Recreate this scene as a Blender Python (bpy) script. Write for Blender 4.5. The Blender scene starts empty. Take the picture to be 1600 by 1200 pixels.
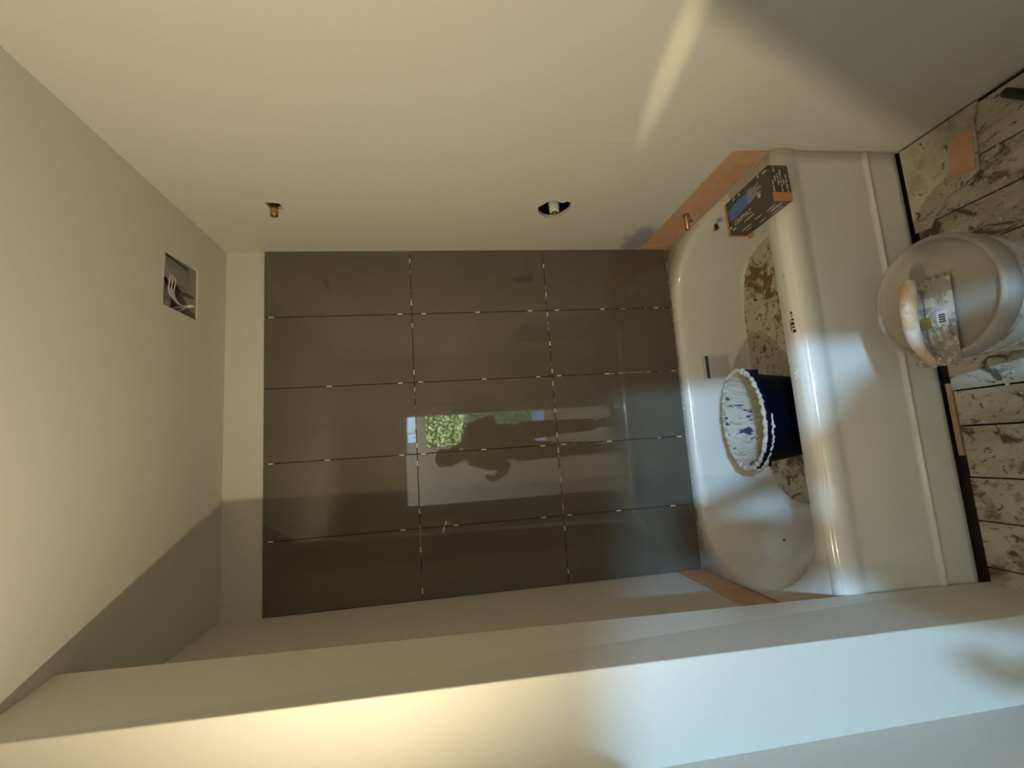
import bpy, bmesh, math, random
from mathutils import Vector, Matrix, Euler
from mathutils.geometry import tessellate_polygon
S = bpy.context.scene
COL = S.collection
R = random.Random(7)

# ------------------------------------------------------------------ camera
F_PX = 734.48
CAM = Vector((-.9203, -2.0631, 1.5782))
YAW, PIT, ROL = .1413, -.1447, -.0476
fw = Vector((math.sin(YAW)*math.cos(PIT), math.cos(YAW)*math.cos(PIT), math.sin(PIT)))
rt = Vector((math.cos(YAW), -math.sin(YAW), 0)); up = rt.cross(fw)
r2 = rt*math.cos(ROL)+up*math.sin(ROL); u2 = -rt*math.sin(ROL)+up*math.cos(ROL)
cam = bpy.data.cameras.new('camera'); camo = bpy.data.objects.new('camera', cam); COL.objects.link(camo)
cam.sensor_width = 36; cam.sensor_fit = 'HORIZONTAL'; cam.lens = F_PX/1600*36; cam.clip_start = .01
m = Matrix((-u2, r2, -fw)).transposed().to_4x4(); m.translation = CAM
camo.matrix_world = m
S.camera = camo

# ------------------------------------------------------------------ light and exposure
S.view_settings.view_transform = 'Standard'; S.view_settings.look = 'None'
S.view_settings.gamma = 1; S.view_settings.use_curve_mapping = False
S.view_settings.exposure = 0.0
w = bpy.data.worlds.new('sky'); S.world = w; w.use_nodes = True
bg = w.node_tree.nodes['Background']; bg.inputs[0].default_value = (.42, .66, 1, 1); bg.inputs[1].default_value = 12.0

def lamp(name, kind, loc, energy, color, rot=(0, 0, 0), **kw):
    l = bpy.data.lights.new(name, kind); l.energy = energy; l.color = color
    for k, v in kw.items(): setattr(l, k, v)
    o = bpy.data.objects.new(name, l); o.location = loc; o.rotation_euler = rot; COL.objects.link(o); return o
lamp('sun', 'SUN', (0, 0, 8), 65.0, (1, .93, .8), (math.radians(-32), math.radians(-12), 0), angle=.01)
pt = lamp('door_portal', 'AREA', (-.54, -4.74, 1.1), 1, (1, 1, 1), (math.radians(90), 0, math.radians(0)), shape='RECTANGLE', size=.6, size_y=2.1)
pt.data.cycles.is_portal = True
# cool glare through the high window of the tall hall beyond the doorway
lamp('high_window_sky', 'AREA', (-.41, -4.98, 3.04), 235, (.34, .65, 1), (math.radians(90-27), 0, 0), shape='ELLIPSE', size=.11, size_y=.28)
lamp('added_hall_fill', 'AREA', (-.8, -3.7, 4.05), 160, (1, .93, .80), (0, 0, 0), shape='SQUARE', size=.9)  # added soft fill for floor and apron, not a fixture of the hall
# warm vanity bulb on the left wall, beside the stub
VX, VY, VZ = -1.588, -1.63, 1.76
ax = Vector((1, .22, .05)).to_track_quat('-Z', 'Y').to_euler()
lamp('vanity_bulb', 'SPOT', (VX, VY, VZ), 55, (1, .85, .57), ax, spot_size=math.radians(176), spot_blend=1.0, shadow_soft_size=.007)
# added narrow warm spot that makes the bright streak on the right wall
bq = Vector((0, -1.13, .985))-Vector((VX, VY, VZ))
bo = lamp('added_streak_spot', 'SPOT', (VX, VY, VZ), 48, (1, .82, .46), bq.to_track_quat('-Z', 'Y').to_euler(), spot_size=math.radians(24), spot_blend=1.0, shadow_soft_size=.01)
bo.scale = (1, .10, 1)

# ------------------------------------------------------------------ helpers
def mat(name, col=(.5, .5, .5), rough=.5, metal=0, bump=0, bscale=40, var=0, vscale=8, coat=0, spec=None):
    mm = bpy.data.materials.new(name); mm.use_nodes = True; nt = mm.node_tree; b = nt.nodes['Principled BSDF']
    b.inputs['Base Color'].default_value = (*col, 1); b.inputs['Roughness'].default_value = rough; b.inputs['Metallic'].default_value = metal
    if coat: b.inputs['Coat Weight'].default_value = coat; b.inputs['Coat Roughness'].default_value = .05
    if spec is not None: b.inputs['Specular IOR Level'].default_value = spec
    if bump or var:
        tc = nt.nodes.new('ShaderNodeTexCoord')
    if bump:
        n = nt.nodes.new('ShaderNodeTexNoise'); n.inputs['Scale'].default_value = bscale; n.inputs['Detail'].default_value = 5
        bp = nt.nodes.new('ShaderNodeBump'); bp.inputs['Strength'].default_value = bump; bp.inputs['Distance'].default_value = .003
        nt.links.new(tc.outputs['Object'], n.inputs['Vector']); nt.links.new(n.outputs['Fac'], bp.inputs['Height']); nt.links.new(bp.outputs[0], b.inputs['Normal'])
    if var:
        n = nt.nodes.new('ShaderNodeTexNoise'); n.inputs['Scale'].default_value = vscale; n.inputs['Detail'].default_value = 4
        mx = nt.nodes.new('ShaderNodeMix'); mx.data_type = 'RGBA'
        mx.inputs['A'].default_value = (*[c*(1-var) for c in col], 1); mx.inputs['B'].default_value = (*[min(1, c*(1+var)) for c in col], 1)
        nt.links.new(tc.outputs['Object'], n.inputs['Vector']); nt.links.new(n.outputs['Fac'], mx.inputs['Factor']); nt.links.new(mx.outputs['Result'], b.inputs['Base Color'])
    return mm

def dirt_mat(name, stops_base, layers, rough=.8, bump=.6, stretch=(1, 1, 1), bscale=30, big=1.0):
    """base colour with several noise-thresholded stain layers: (scale, lo, hi, colour, distortion)"""
    mm = bpy.data.materials.new(name); mm.use_nodes = True; nt = mm.node_tree; b = nt.nodes['Principled BSDF']; b.inputs['Roughness'].default_value = rough
    tc = nt.nodes.new('ShaderNodeTexCoord'); geo = nt.nodes.new('ShaderNodeNewGeometry'); mp = nt.nodes.new('ShaderNodeMapping'); mp.inputs['Scale'].default_value = stretch
    nt.links.new(geo.outputs['Position'], mp.inputs['Vector'])
    cur = None
    for i, (sc, lo, hi, c, dist) in enumerate(layers):
        n = nt.nodes.new('ShaderNodeTexNoise'); n.inputs['Scale'].default_value = sc; n.inputs['Detail'].default_value = 7; n.inputs['Roughness'].default_value = .62; n.inputs['Distortion'].default_value = dist
        off = nt.nodes.new('ShaderNodeVectorMath'); off.operation = 'ADD'; off.inputs[1].default_value = (i*3.7, i*1.9, i*5.1)
        nt.links.new(mp.outputs[0], off.inputs[0]); nt.links.new(off.outputs[0], n.inputs['Vector'])
        mr = nt.nodes.new('ShaderNodeMapRange'); mr.inputs['From Min'].default_value = lo; mr.inputs['From Max'].default_value = hi; mr.interpolation_type = 'SMOOTHSTEP'
        nt.links.new(n.outputs['Fac'], mr.inputs['Value'])
        mx = nt.nodes.new('ShaderNodeMix'); mx.data_type = 'RGBA'; mx.inputs['B'].default_value = (*c, 1)
        if cur is None: mx.inputs['A'].default_value = (*stops_base, 1)
        else: nt.links.new(cur, mx.inputs['A'])
        nt.links.new(mr.outputs[0], mx.inputs['Factor']); cur = mx.outputs['Result']
        last = n
    nt.links.new(cur, b.inputs['Base Color'])
    n = nt.nodes.new('ShaderNodeTexNoise'); n.inputs['Scale'].default_value = bscale; n.inputs['Detail'].default_value = 8
    nt.links.new(mp.outputs[0], n.inputs['Vector'])
    bp = nt.nodes.new('ShaderNodeBump'); bp.inputs['Strength'].default_value = bump; bp.inputs['Distance'].default_value = .006
    nt.links.new(n.outputs['Fac'], bp.inputs['Height']); nt.links.new(bp.outputs[0], b.inputs['Normal'])
    return mm

def ob(name, me, material=None, parent=None, label=None, cat=None, group=None, kind=None, smooth=False):
    if isinstance(me, bmesh.types.BMesh):
        bm = me; me = bpy.data.meshes.new(name); bmesh.ops.recalc_face_normals(bm, faces=bm.faces); bm.to_mesh(me); bm.free()
    o = bpy.data.objects.new(name, me); COL.objects.link(o)
    if material is not None:
        for mtl in (material if isinstance(material, (list, tuple)) else [material]): me.materials.append(mtl)
    if smooth:
        for p in me.polygons: p.use_smooth = True
    if parent: o.parent = parent
    tag(o, label, cat, group, kind); return o
def tag(o, label=None, cat=None, group=None, kind=None):
    if label: o['label'] = label
    if cat: o['category'] = cat
    if group: o['group'] = group
    if kind: o['kind'] = kind
def empty(name, loc, label, cat, group=None, rz=0):
    o = bpy.data.objects.new(name, None); o.location = loc; o.rotation_euler.z = rz; COL.objects.link(o); tag(o, label, cat, group); return o
def box(bm, x0, x1, y0, y1, z0, z1, bev=0, mtx=None):
    r = bmesh.ops.create_cube(bm, size=1)['verts']
    for v in r:
        v.co = Vector(((x0+x1)/2+v.co.x*(x1-x0), (y0+y1)/2+v.co.y*(y1-y0), (z0+z1)/2+v.co.z*(z1-z0)))
    if bev:
        es = list({e for v in r for e in v.link_edges})
        nv = bmesh.ops.bevel(bm, geom=es, offset=bev, segments=2, affect='EDGES', profile=.6)['verts']
        r = list({v for v in nv if v.is_valid})
    if mtx is not None:
        bmesh.ops.transform(bm, matrix=mtx, verts=r)
    return r
def B(*a, **k):
    bm = bmesh.new(); box(bm, *a, **k); return bm
def plate(outer, holes, t, fmap, jitter=0):
    """flat plate of thickness t with holes; fmap(u,v,w)->Vector, w in 0..t"""
    polys = [[Vector((u, v, 0)) for u, v in pl] for pl in [outer]+holes]
    tris = tessellate_polygon(polys); flat = [p for pl in polys for p in pl]
    bm = bmesh.new()
    a = [bm.verts.new(fmap(p.x, p.y, 0)) for p in flat]; b = [bm.verts.new(fmap(p.x, p.y, t)) for p in flat]
    for q in tris:
        try: bm.faces.new([a[i] for i in q]); bm.faces.new([b[i] for i in reversed(q)])
        except ValueError: pass
    k = 0
    for pl in polys:
        n = len(pl)
        for i in range(n):
            j = (i+1) % n
            try: bm.faces.new([a[k+i], a[k+j], b[k+j], b[k+i]])
            except ValueError: pass
        k += n
    return bm
def tube(bm, pts, r, n=10, caps=True, rfun=None):
    pts = [Vector(p) for p in pts]; rings = []
    prev = None
    for i, p in enumerate(pts):
        d = (pts[min(i+1, len(pts)-1)]-pts[max(i-1, 0)]).normalized()
        if prev is None:
            a = d.orthogonal().normalized()
        else:
            a = (prev-d*prev.dot(d)).normalized()
        prev = a; b = d.cross(a); rr = rfun(i/(len(pts)-1)) if rfun else r
        rings.append([bm.verts.new(p+(a*math.cos(t)+b*math.sin(t))*rr) for t in [2*math.pi*k/n for k in range(n)]])
    for A, Bv in zip(rings, rings[1:]):
        for k in range(n): bm.faces.new([A[k], A[(k+1) % n], Bv[(k+1) % n], Bv[k]])
    if caps:
        bm.faces.new(rings[0][::-1]); bm.faces.new(rings[-1])
    return rings
def smooth_path(pts, k=6):
    pts = [Vector(p) for p in pts]; out = []
    P = [pts[0]]+pts+[pts[-1]]
    for i in range(1, len(P)-2):
        for j in range(k):
            t = j/k; a, b, c, d = P[i-1:i+3]
            out.append(.5*((2*b)+(c-a)*t+(2*a-5*b+4*c-d)*t*t+(3*b-a-3*c+d)*t**3))
    return out+[pts[-1]]
def lathe(bm, prof, n=48, sx=1, sy=1, c=(0, 0)):
    """prof: list of (r,z); closed ring surface"""
    rings = []
    for r, z in prof:
        rings.append([bm.verts.new((c[0]+r*sx*math.cos(2*math.pi*k/n), c[1]+r*sy*math.sin(2*math.pi*k/n), z)) for k in range(n)])
    for A, Bv in zip(rings, rings[1:]):
        for k in range(n): bm.faces.new([A[k], A[(k+1) % n], Bv[(k+1) % n], Bv[k]])
    return rings
def blob(bm, c, r, sq=(1, 1, 1), sub=1, jit=.25):
    vs = bmesh.ops.create_icosphere(bm, subdivisions=sub, radius=1)['verts']
    for v in vs:
        v.co = Vector(c)+Vector((v.co.x*sq[0], v.co.y*sq[1], v.co.z*sq[2]))*r*(1+R.uniform(-jit, jit))
def text_mesh(name, s, size, mtx, material, parent, thick=.0004):
    cu = bpy.data.curves.new(name, 'FONT'); cu.body = s; cu.size = size; cu.extrude = thick; cu.align_x = 'CENTER'; cu.align_y = 'CENTER'; cu.resolution_u = 2
    t = bpy.data.objects.new('tmp', cu); COL.objects.link(t); bpy.context.view_layer.update()
    me = bpy.data.meshes.new_from_object(t.evaluated_get(bpy.context.evaluated_depsgraph_get()))
    bpy.data.objects.remove(t); me.name = name; me.transform(mtx)
    return ob(name, me, material, parent)

# ------------------------------------------------------------------ materials
M = {}
M['paint'] = mat('wall_paint', (.66, .63, .56), .62, bump=.12, bscale=120, var=.02, vscale=2)
def blotched():  # paint with a purple-grey blotch low on the right wall
    mm = mat('wall_paint_blotched', (.66, .63, .56), .62, bump=.12, bscale=120); nt = mm.node_tree; b = nt.nodes['Principled BSDF']
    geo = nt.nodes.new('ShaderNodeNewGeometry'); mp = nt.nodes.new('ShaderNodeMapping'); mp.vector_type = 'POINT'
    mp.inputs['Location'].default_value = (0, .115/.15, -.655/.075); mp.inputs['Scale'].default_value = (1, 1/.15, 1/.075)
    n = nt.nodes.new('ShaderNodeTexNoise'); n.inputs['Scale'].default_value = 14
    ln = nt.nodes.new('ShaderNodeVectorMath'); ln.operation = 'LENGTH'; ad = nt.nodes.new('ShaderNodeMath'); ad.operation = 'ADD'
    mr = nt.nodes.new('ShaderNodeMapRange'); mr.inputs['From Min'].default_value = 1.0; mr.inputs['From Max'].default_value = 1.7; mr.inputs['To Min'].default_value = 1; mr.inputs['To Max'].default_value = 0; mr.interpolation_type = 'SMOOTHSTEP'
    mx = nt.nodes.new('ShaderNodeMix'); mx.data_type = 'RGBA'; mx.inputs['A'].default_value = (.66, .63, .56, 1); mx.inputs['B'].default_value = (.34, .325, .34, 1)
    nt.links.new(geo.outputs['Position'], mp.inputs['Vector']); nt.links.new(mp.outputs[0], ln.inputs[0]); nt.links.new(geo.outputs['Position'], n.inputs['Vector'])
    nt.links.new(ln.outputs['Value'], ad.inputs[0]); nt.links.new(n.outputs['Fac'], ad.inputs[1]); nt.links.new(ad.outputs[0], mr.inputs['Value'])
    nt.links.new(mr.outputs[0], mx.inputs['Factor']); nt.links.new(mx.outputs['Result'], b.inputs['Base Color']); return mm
M['paint_blotched'] = blotched()
M['paint2'] = mat('ceiling_paint', (.66, .63, .56), .75, bump=.1, bscale=90)
M['trim'] = mat('trim_paint', (.72, .70, .66), .35)
M['enamel'] = mat('white_tub_enamel', (.74, .72, .66), .16, bump=.02, bscale=8, coat=.5)
M['black'] = mat('dark_void', (.01, .008, .006), .9)
M['copper'] = mat('copper', (.62, .36, .17), .38, metal=1, var=.2, vscale=60)
M['brass'] = mat('brass', (.50, .32, .10), .35, metal=1)
M['membrane'] = dirt_mat('orange_membrane', (.60, .335, .19), [(9, .45, .72, (.66, .43, .28), .3), (45, .66, .70, (.74, .62, .5), .2)], rough=.75, bump=.25, bscale=120)
M['spacer'] = mat('tile_spacer_plastic', (.80, .76, .64), .5)
M['thinset'] = mat('thinset', (.62, .58, .48), .9, bump=.8, bscale=120)
M['grout_gap'] = mat('joint_backing', (.07, .045, .028), .95, var=.4, vscale=60)
M['white_plastic'] = mat('white_plastic', (.72, .70, .66), .4)
M['wire'] = mat('white_wire', (.60, .58, .50), .4)
M['galv'] = mat('grey_metal', (.34, .32, .27), .45, metal=.2, var=.2, vscale=30)
M['orange'] = mat('orange_card', (.56, .23, .09), .6)
M['carton'] = mat('dark_carton', (.075, .065, .045), .42, var=.15, vscale=20)
M['glove_blue'] = mat('blue_print', (.09, .17, .40), .4, var=.3, vscale=30)
M['glove_grey'] = mat('grey_print', (.22, .24, .24), .4)
M['print_light'] = mat('light_print', (.50, .46, .38), .5)
M['ink'] = mat('dark_ink', (.03, .035, .03), .5)
M['paper'] = mat('label_paper', (.62, .60, .56), .6)
M['green_ink'] = mat('green_ink', (.02, .07, .05), .5)
M['lid'] = mat('grey_lid_plastic', (.34, .315, .265), .72, bump=.08, bscale=40, var=.05, vscale=10)
M['pail'] = dirt_mat('white_pail_plastic', (.50, .49, .46), [(10, .52, .60, (.72, .71, .67), 1.0), (14, .62, .66, (.30, .29, .26), 1)], rough=.45, bump=.1)
M['steel'] = dirt_mat('dusty_steel', (.30, .29, .25), [(22, .50, .60, (.52, .50, .44), .8), (40, .58, .66, (.20, .19, .16), .5)], rough=.5, bump=.3, bscale=90)
M['wood_handle'] = dirt_mat('dusty_wood_handle', (.52, .35, .20), [(16, .42, .60, (.62, .58, .52), .4)], rough=.7, bump=.3, bscale=80)
M['yellow'] = mat('yellow_sticker', (.26, .18, .03), .5)
M['blue_plastic'] = mat('navy_plastic', (.0010, .0025, .015), .6, spec=.15)
M['crust'] = dirt_mat('dried_mortar', (.54, .50, .42), [(30, .52, .62, (.38, .33, .25), .5)], rough=.9, bump=1, bscale=90)
M['mortar_in'] = dirt_mat('mortar_coating', (.50, .46, .38), [(7, .55, .66, (.36, .32, .24), .3), (8, .60, .625, (.03, .035, .09), .15), (14, .55, .62, (.58, .55, .48), .2)], rough=.85, bump=1, stretch=(3.4, 3.4, .35), bscale=35)
M['liner'] = dirt_mat('dirty_liner', (.56, .50, .38), [(6.5, .50, .60, (.20, .125, .065), .9), (20, .54, .64, (.22, .14, .08), 1.2), (11, .55, .66, (.58, .53, .42), 1.0), (30, .60, .66, (.12, .075, .04), 1.4)], rough=.9, bump=1, bscale=45)
M['boards'] = dirt_mat('scraped_subfloor', (.40, .36, .27), [(5, .42, .62, (.54, .50, .40), .6), (7.5, .51, .62, (.19, .145, .095), .8), (26, .50, .66, (.50, .46, .37), .7), (17, .55, .64, (.11, .085, .058), .9), (60, .58, .66, (.16, .125, .09), .5)], rough=.9, bump=1, stretch=(1, .62, 1), bscale=40)
M['patch'] = dirt_mat('thinset_patch', (.50, .46, .36), [(5, .46, .62, (.34, .29, .205), .5), (18, .60, .68, (.20, .155, .10), 1), (36, .60, .66, (.14, .10, .06), 1)], rough=.9, bump=.8, bscale=50)
M['pine'] = mat('pale_wood', (.44, .31, .16), .7, var=.25, vscale=30)
M['rubber'] = mat('black_pipe_plastic', (.012, .014, .014), .45)

def tile_mat():
    mm = mat('taupe_gloss_tile', (.118, .100, .075), .07, spec=.72); nt = mm.node_tree; b = nt.nodes['Principled BSDF']
    geo = nt.nodes.new('ShaderNodeNewGeometry')
    n = nt.nodes.new('ShaderNodeTexNoise'); n.inputs['Scale'].default_value = 3; n.inputs['Detail'].default_value = 3
    mr = nt.nodes.new('ShaderNodeMapRange'); mr.inputs['To Min'].default_value = .012; mr.inputs['To Max'].default_value = .03; mr.inputs['From Min'].default_value = .35; mr.inputs['From Max'].default_value = .65
    nt.links.new(geo.outputs['Position'], n.inputs['Vector']); nt.links.new(n.outputs['Fac'], mr.inputs['Value']); nt.links.new(mr.outputs[0], b.inputs['Roughness'])
    # faint smears of thinset haze
    n2 = nt.nodes.new('ShaderNodeTexNoise'); n2.inputs['Scale'].default_value = 2.2; n2.inputs['Detail'].default_value = 4; n2.inputs['Distortion'].default_value = .6
    m2 = nt.nodes.new('ShaderNodeMapRange'); m2.inputs['From Min'].default_value = .5; m2.inputs['From Max'].default_value = .8
    mx = nt.nodes.new('ShaderNodeMix'); mx.data_type = 'RGBA'; mx.inputs['A'].default_value = (.118, .100, .075, 1); mx.inputs['B'].default_value = (.142, .122, .094, 1)
    nt.links.new(geo.outputs['Position'], n2.inputs['Vector']); nt.links.new(n2.outputs['Fac'], m2.inputs['Value']); nt.links.new(m2.outputs[0], mx.inputs['Factor']); nt.links.new(mx.outputs['Result'], b.inputs['Base Color'])
    return mm
M['tile'] = tile_mat()

# ------------------------------------------------------------------ structure
ZC = 2.4726
XL = -1.50            # alcove left wall
YF = -2.44            # front wall of the bathroom
# back wall
wb = ob('wall_back', B(-1.62, .12, 0, .12, -.05, ZC), M['paint'], kind='structure')
# right wall: holes for shower arm, valve, spout
shole = [(-.419, 2.170), (-.412, 2.122), (-.371, 2.121), (-.369, 2.168)]
vhole = [(-.376, 1.181), (-.400, 1.184), (-.409, 1.176), (-.433, 1.160), (-.446, 1.140), (-.452, 1.128), (-.436, 1.108), (-.432, 1.094), (-.442, 1.081), (-.438, 1.068), (-.419, 1.058),
         (-.380, 1.057), (-.362, 1.066), (-.345, 1.073), (-.330, 1.083), (-.321, 1.100), (-.317, 1.125), (-.324, 1.146), (-.340, 1.160), (-.352, 1.172)]
chole = [(-.345+.0175*math.cos(a), .545+.0175*math.sin(a)) for a in [2*math.pi*k/14 for k in range(14)]]
bm = plate([(-2.6, 0), (0, 0), (0, ZC), (-2.6, ZC)], [shole, vhole, chole], .013, lambda u, v, t: Vector((t, u, v)))
box(bm, .10, .12, -2.6, 0, -.05, ZC); box(bm, .013, .10, -2.6, 0, -.05, .0)
wr = ob('wall_right', bm, M['paint_blotched'], kind='structure')
# waterproof board zone ends at a faint seam in line with the tub front
ob('seam_tape', B(-.0007, 0, -.793, -.787, .02, ZC-.02), mat('seam_compound', (.66, .62, .54), .7), wr)
ob('membrane_band', plate([(-.775, .478), (-.012, .478), (-.006, .606), (-.765, .606)], [[(a, b) for a, b in chole]], .0015, lambda u, v, t: Vector((-.0002-t, u, v))), M['membrane'], wr, label='orange waterproofing strip above the tub')
# left wall: alcove side, stub that stands proud, room side
def quadprism(bm, floor_pts, top_pts, z0, z1):
    a = [bm.verts.new((x, y, z0)) for x, y in floor_pts]; b = [bm.verts.new((x, y, z1)) for x, y in top_pts]
    n = len(a); bm.faces.new(a[::-1]); bm.faces.new(b)
    for i in range(n): bm.faces.new([a[i], a[(i+1) % n], b[(i+1) % n], b[i]])
bm = bmesh.new(); quadprism(bm, [(XL, 0), (XL, -.79), (-1.72, -.79), (-1.72, 0)], [(XL, 0), (XL, -.79), (-1.72, -.79), (-1.72, 0)], -.05, ZC)
wl = ob('wall_left', bm, M['paint'], kind='structure')
bm = bmesh.new(); quadprism(bm, [(-1.72, -.79), (-1.405, -.79), (-1.409, -1.02), (-1.72, -1.02)], [(-1.72, -.79), (-1.349, -.79), (-1.377, -1.02), (-1.72, -1.02)], -.05, ZC)
ws = ob('wall_left_stub', bm, M['paint'], kind='structure')
ob('wall_left_front', B(-1.72, -1.60, -2.6, -1.02, -.05, ZC), M['paint'], kind='structure')
md = ws.modifiers.new('soft_edges', 'BEVEL'); md.width = .003; md.segments = 2; md.limit_method = 'ANGLE'
ob('membrane_band', plate([(-.785, .478), (-.012, .478), (-.006, .603), (-.785, .600)], [], .0015, lambda u, v, t: Vector((XL+.0002+t, u, v))), M['membrane'], wl, label='orange waterproofing strip above the tub')
# front wall with door opening
DX0, DX1, DZ = -1.385, -.53, 1.97
bm = bmesh.new(); box(bm, -1.62, DX0, YF-.12, YF, 0, ZC); box(bm, DX1, .02, YF-.12, YF, 0, ZC); box(bm, DX0, DX1, YF-.12, YF, DZ, ZC)
ob('wall_front', bm, M['paint'], kind='structure')
d1 = ob('door_1', B(DX0-.0, DX0+.018, YF-.125, YF+.005, 0, DZ), M['trim'], kind='structure')
bm = bmesh.new(); box(bm, DX1-.018, DX1, YF-.125, YF+.005, 0, DZ); ob('jamb', bm, M['trim'], d1)
ob('head_jamb', B(DX0+.018, DX1-.018, YF-.125, YF+.005, DZ-.018, DZ), M['trim'], d1)
for nm, b_ in (('casing', (DX0-.06, DX0+.006, YF, YF+.018, 0, DZ+.06)), ('casing', (DX1-.006, DX1+.06, YF, YF+.018, 0, DZ+.06)), ('casing', (DX0+.006, DX1-.006, YF, YF+.018, DZ-.006, DZ+.06))):
    ob(nm, B(*b_, bev=.004), M['trim'], d1)
# ceiling with square fan hole
chol = [(-.184, -.437), (-.172, -.226), (-.365, -.222), (-.371, -.441)]
ce = ob('ceiling', plate([(-1.72, -2.56), (.12, -2.56), (.12, .12), (-1.72, .12)], [chol], .013, lambda u, v, t: Vector((u, v, ZC+t*.6))), M['paint2'], kind='structure')
ob('ceiling_hall', B(-2.4, .9, -4.9, -2.44, 4.2, 4.25), M['paint2'], kind='structure')
ob('wall_hall_left', B(-2.4, -2.3, -4.8, -2.56, 0, 4.2), M['paint'], kind='structure')
ob('wall_hall_right', B(.8, .9, -4.8, -2.56, 0, 4.2), M['paint'], kind='structure')
bm = bmesh.new(); box(bm, -2.4, -1.62, -2.56, -2.44, 0, ZC); box(bm, .02, .9, -2.56, -2.44, 0, ZC); box(bm, -2.4, .9, -2.56, -2.44, ZC+.013, 4.2); ob('wall_hall_near', bm, M['paint'], kind='structure')
GX0, GX1 = -.88, -.20
bm = bmesh.new(); box(bm, -2.4, GX0, -4.9, -4.8, 0, 4.2); box(bm, GX1, .9, -4.9, -4.8, 0, 4.2); box(bm, GX0, GX1, -4.9, -4.8, 2.2, 2.62); box(bm, GX0, GX1, -4.9, -4.8, 3.25, 4.2); ob('wall_hall_far', bm, M['paint'], kind='structure')
ob('floor_hall', B(-2.4, .9, -4.9, YF, -.05, 0), mat('hall_floor', (.30, .25, .19), .4, var=.1), kind='structure')
def glass_mat():
    mm = bpy.data.materials.new('clear_glass'); mm.use_nodes = True; nt = mm.node_tree; nt.nodes.clear()
    o = nt.nodes.new('ShaderNodeOutputMaterial'); t = nt.nodes.new('ShaderNodeBsdfTransparent'); g = nt.nodes.new('ShaderNodeBsdfGlossy'); g.inputs['Roughness'].default_value = 0
    f = nt.nodes.new('ShaderNodeFresnel'); f.inputs[0].default_value = 1.45; x = nt.nodes.new('ShaderNodeMixShader')
    nt.links.new(f.outputs[0], x.inputs[0]); nt.links.new(t.outputs[0], x.inputs[1]); nt.links.new(g.outputs[0], x.inputs[2]); nt.links.new(x.outputs[0], o.inputs[0]); return mm
M['glass'] = glass_mat()
d2 = ob('door_2', plate([(GX0, 0), (GX1, 0), (GX1, 2.2), (GX0, 2.2)], [[(-.805, .12), (-.285, .12), (-.285, 1.865), (-.805, 1.865)], [(-.725, 2.0), (-.33, 2.0), (-.33, 2.125), (-.725, 2.125)]], .045, lambda u, v, t: Vector((u, -4.87+t, v))), M['trim'], kind='structure')
ob('pane', B(-.81, -.28, -4.855, -4.849, .115, 1.87), M['glass'], d2)
ob('transom_pane', B(-.73, -.325, -4.855, -4.849, 1.995, 2.13), M['glass'], d2)
w1 = ob('window_1', plate([(GX0, 2.62), (GX1, 2.62), (GX1, 3.25), (GX0, 3.25)], [[(GX0+.05, 2.67), (GX1-.05, 2.67), (GX1-.05, 3.20), (GX0+.05, 3.20)]], .05, lambda u, v, t: Vector((u, -4.88+t, v))), M['trim'], kind='structure')
ob('pane', B(GX0+.04, GX1-.04, -4.862, -4.856, 2.66, 3.21), M['glass'], w1)
ob('muntin', B(-.60, -.59, -4.862, -4.842, 2.0, 2.125), M['trim'], d2)

# ---- floor of scraped boards
fl = ob('floor', B(-1.72, .12, YF, .0, -.06, -.03), mat('underfloor', (.05, .04, .03), .95), kind='structure')
xs = [-1.56, -1.36, -1.225, -1.096, -.94, -.83, -.69, -.55, -.41, -.285, -.16, -.008]
for a, b_ in zip(xs, xs[1:]):
    cuts = [-.799+R.uniform(-.005, .003), YF]
    if R.random() < .45: cuts.insert(1, R.uniform(-1.15, -1.6))
    for c0, c1 in zip(cuts, cuts[1:]):
        bm = bmesh.new(); t = R.uniform(-.003, .001)
        box(bm, a+.002+R.uniform(0, .0015), b_-.002, c1+.003, c0-(0 if c0 > -.9 else .003), -.028, t, bev=.0015)
        ob('floor_board', bm, M['boards'], fl)
bm = plate([(-.008, -.789), (-.30, -.790), (-.305, -.84), (-.275, -.86), (-.26, -.885), (-.235, -.90), (-.225, -.955), (-.205, -.998), (-.13, -1.006), (-.06, -1.012), (-.006, -1.03)], [], .005, lambda u, v, t: Vector((u, v, .0012+t)))
ob('floor_patch', bm, M['patch'], fl)
ob('wood_shim', B(-1.03, -.805, -.799, -.785, -.02, .003, bev=.002), M['pine'], label='thin pale wood strip wedged along the foot of the tub', cat='shim')

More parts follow.
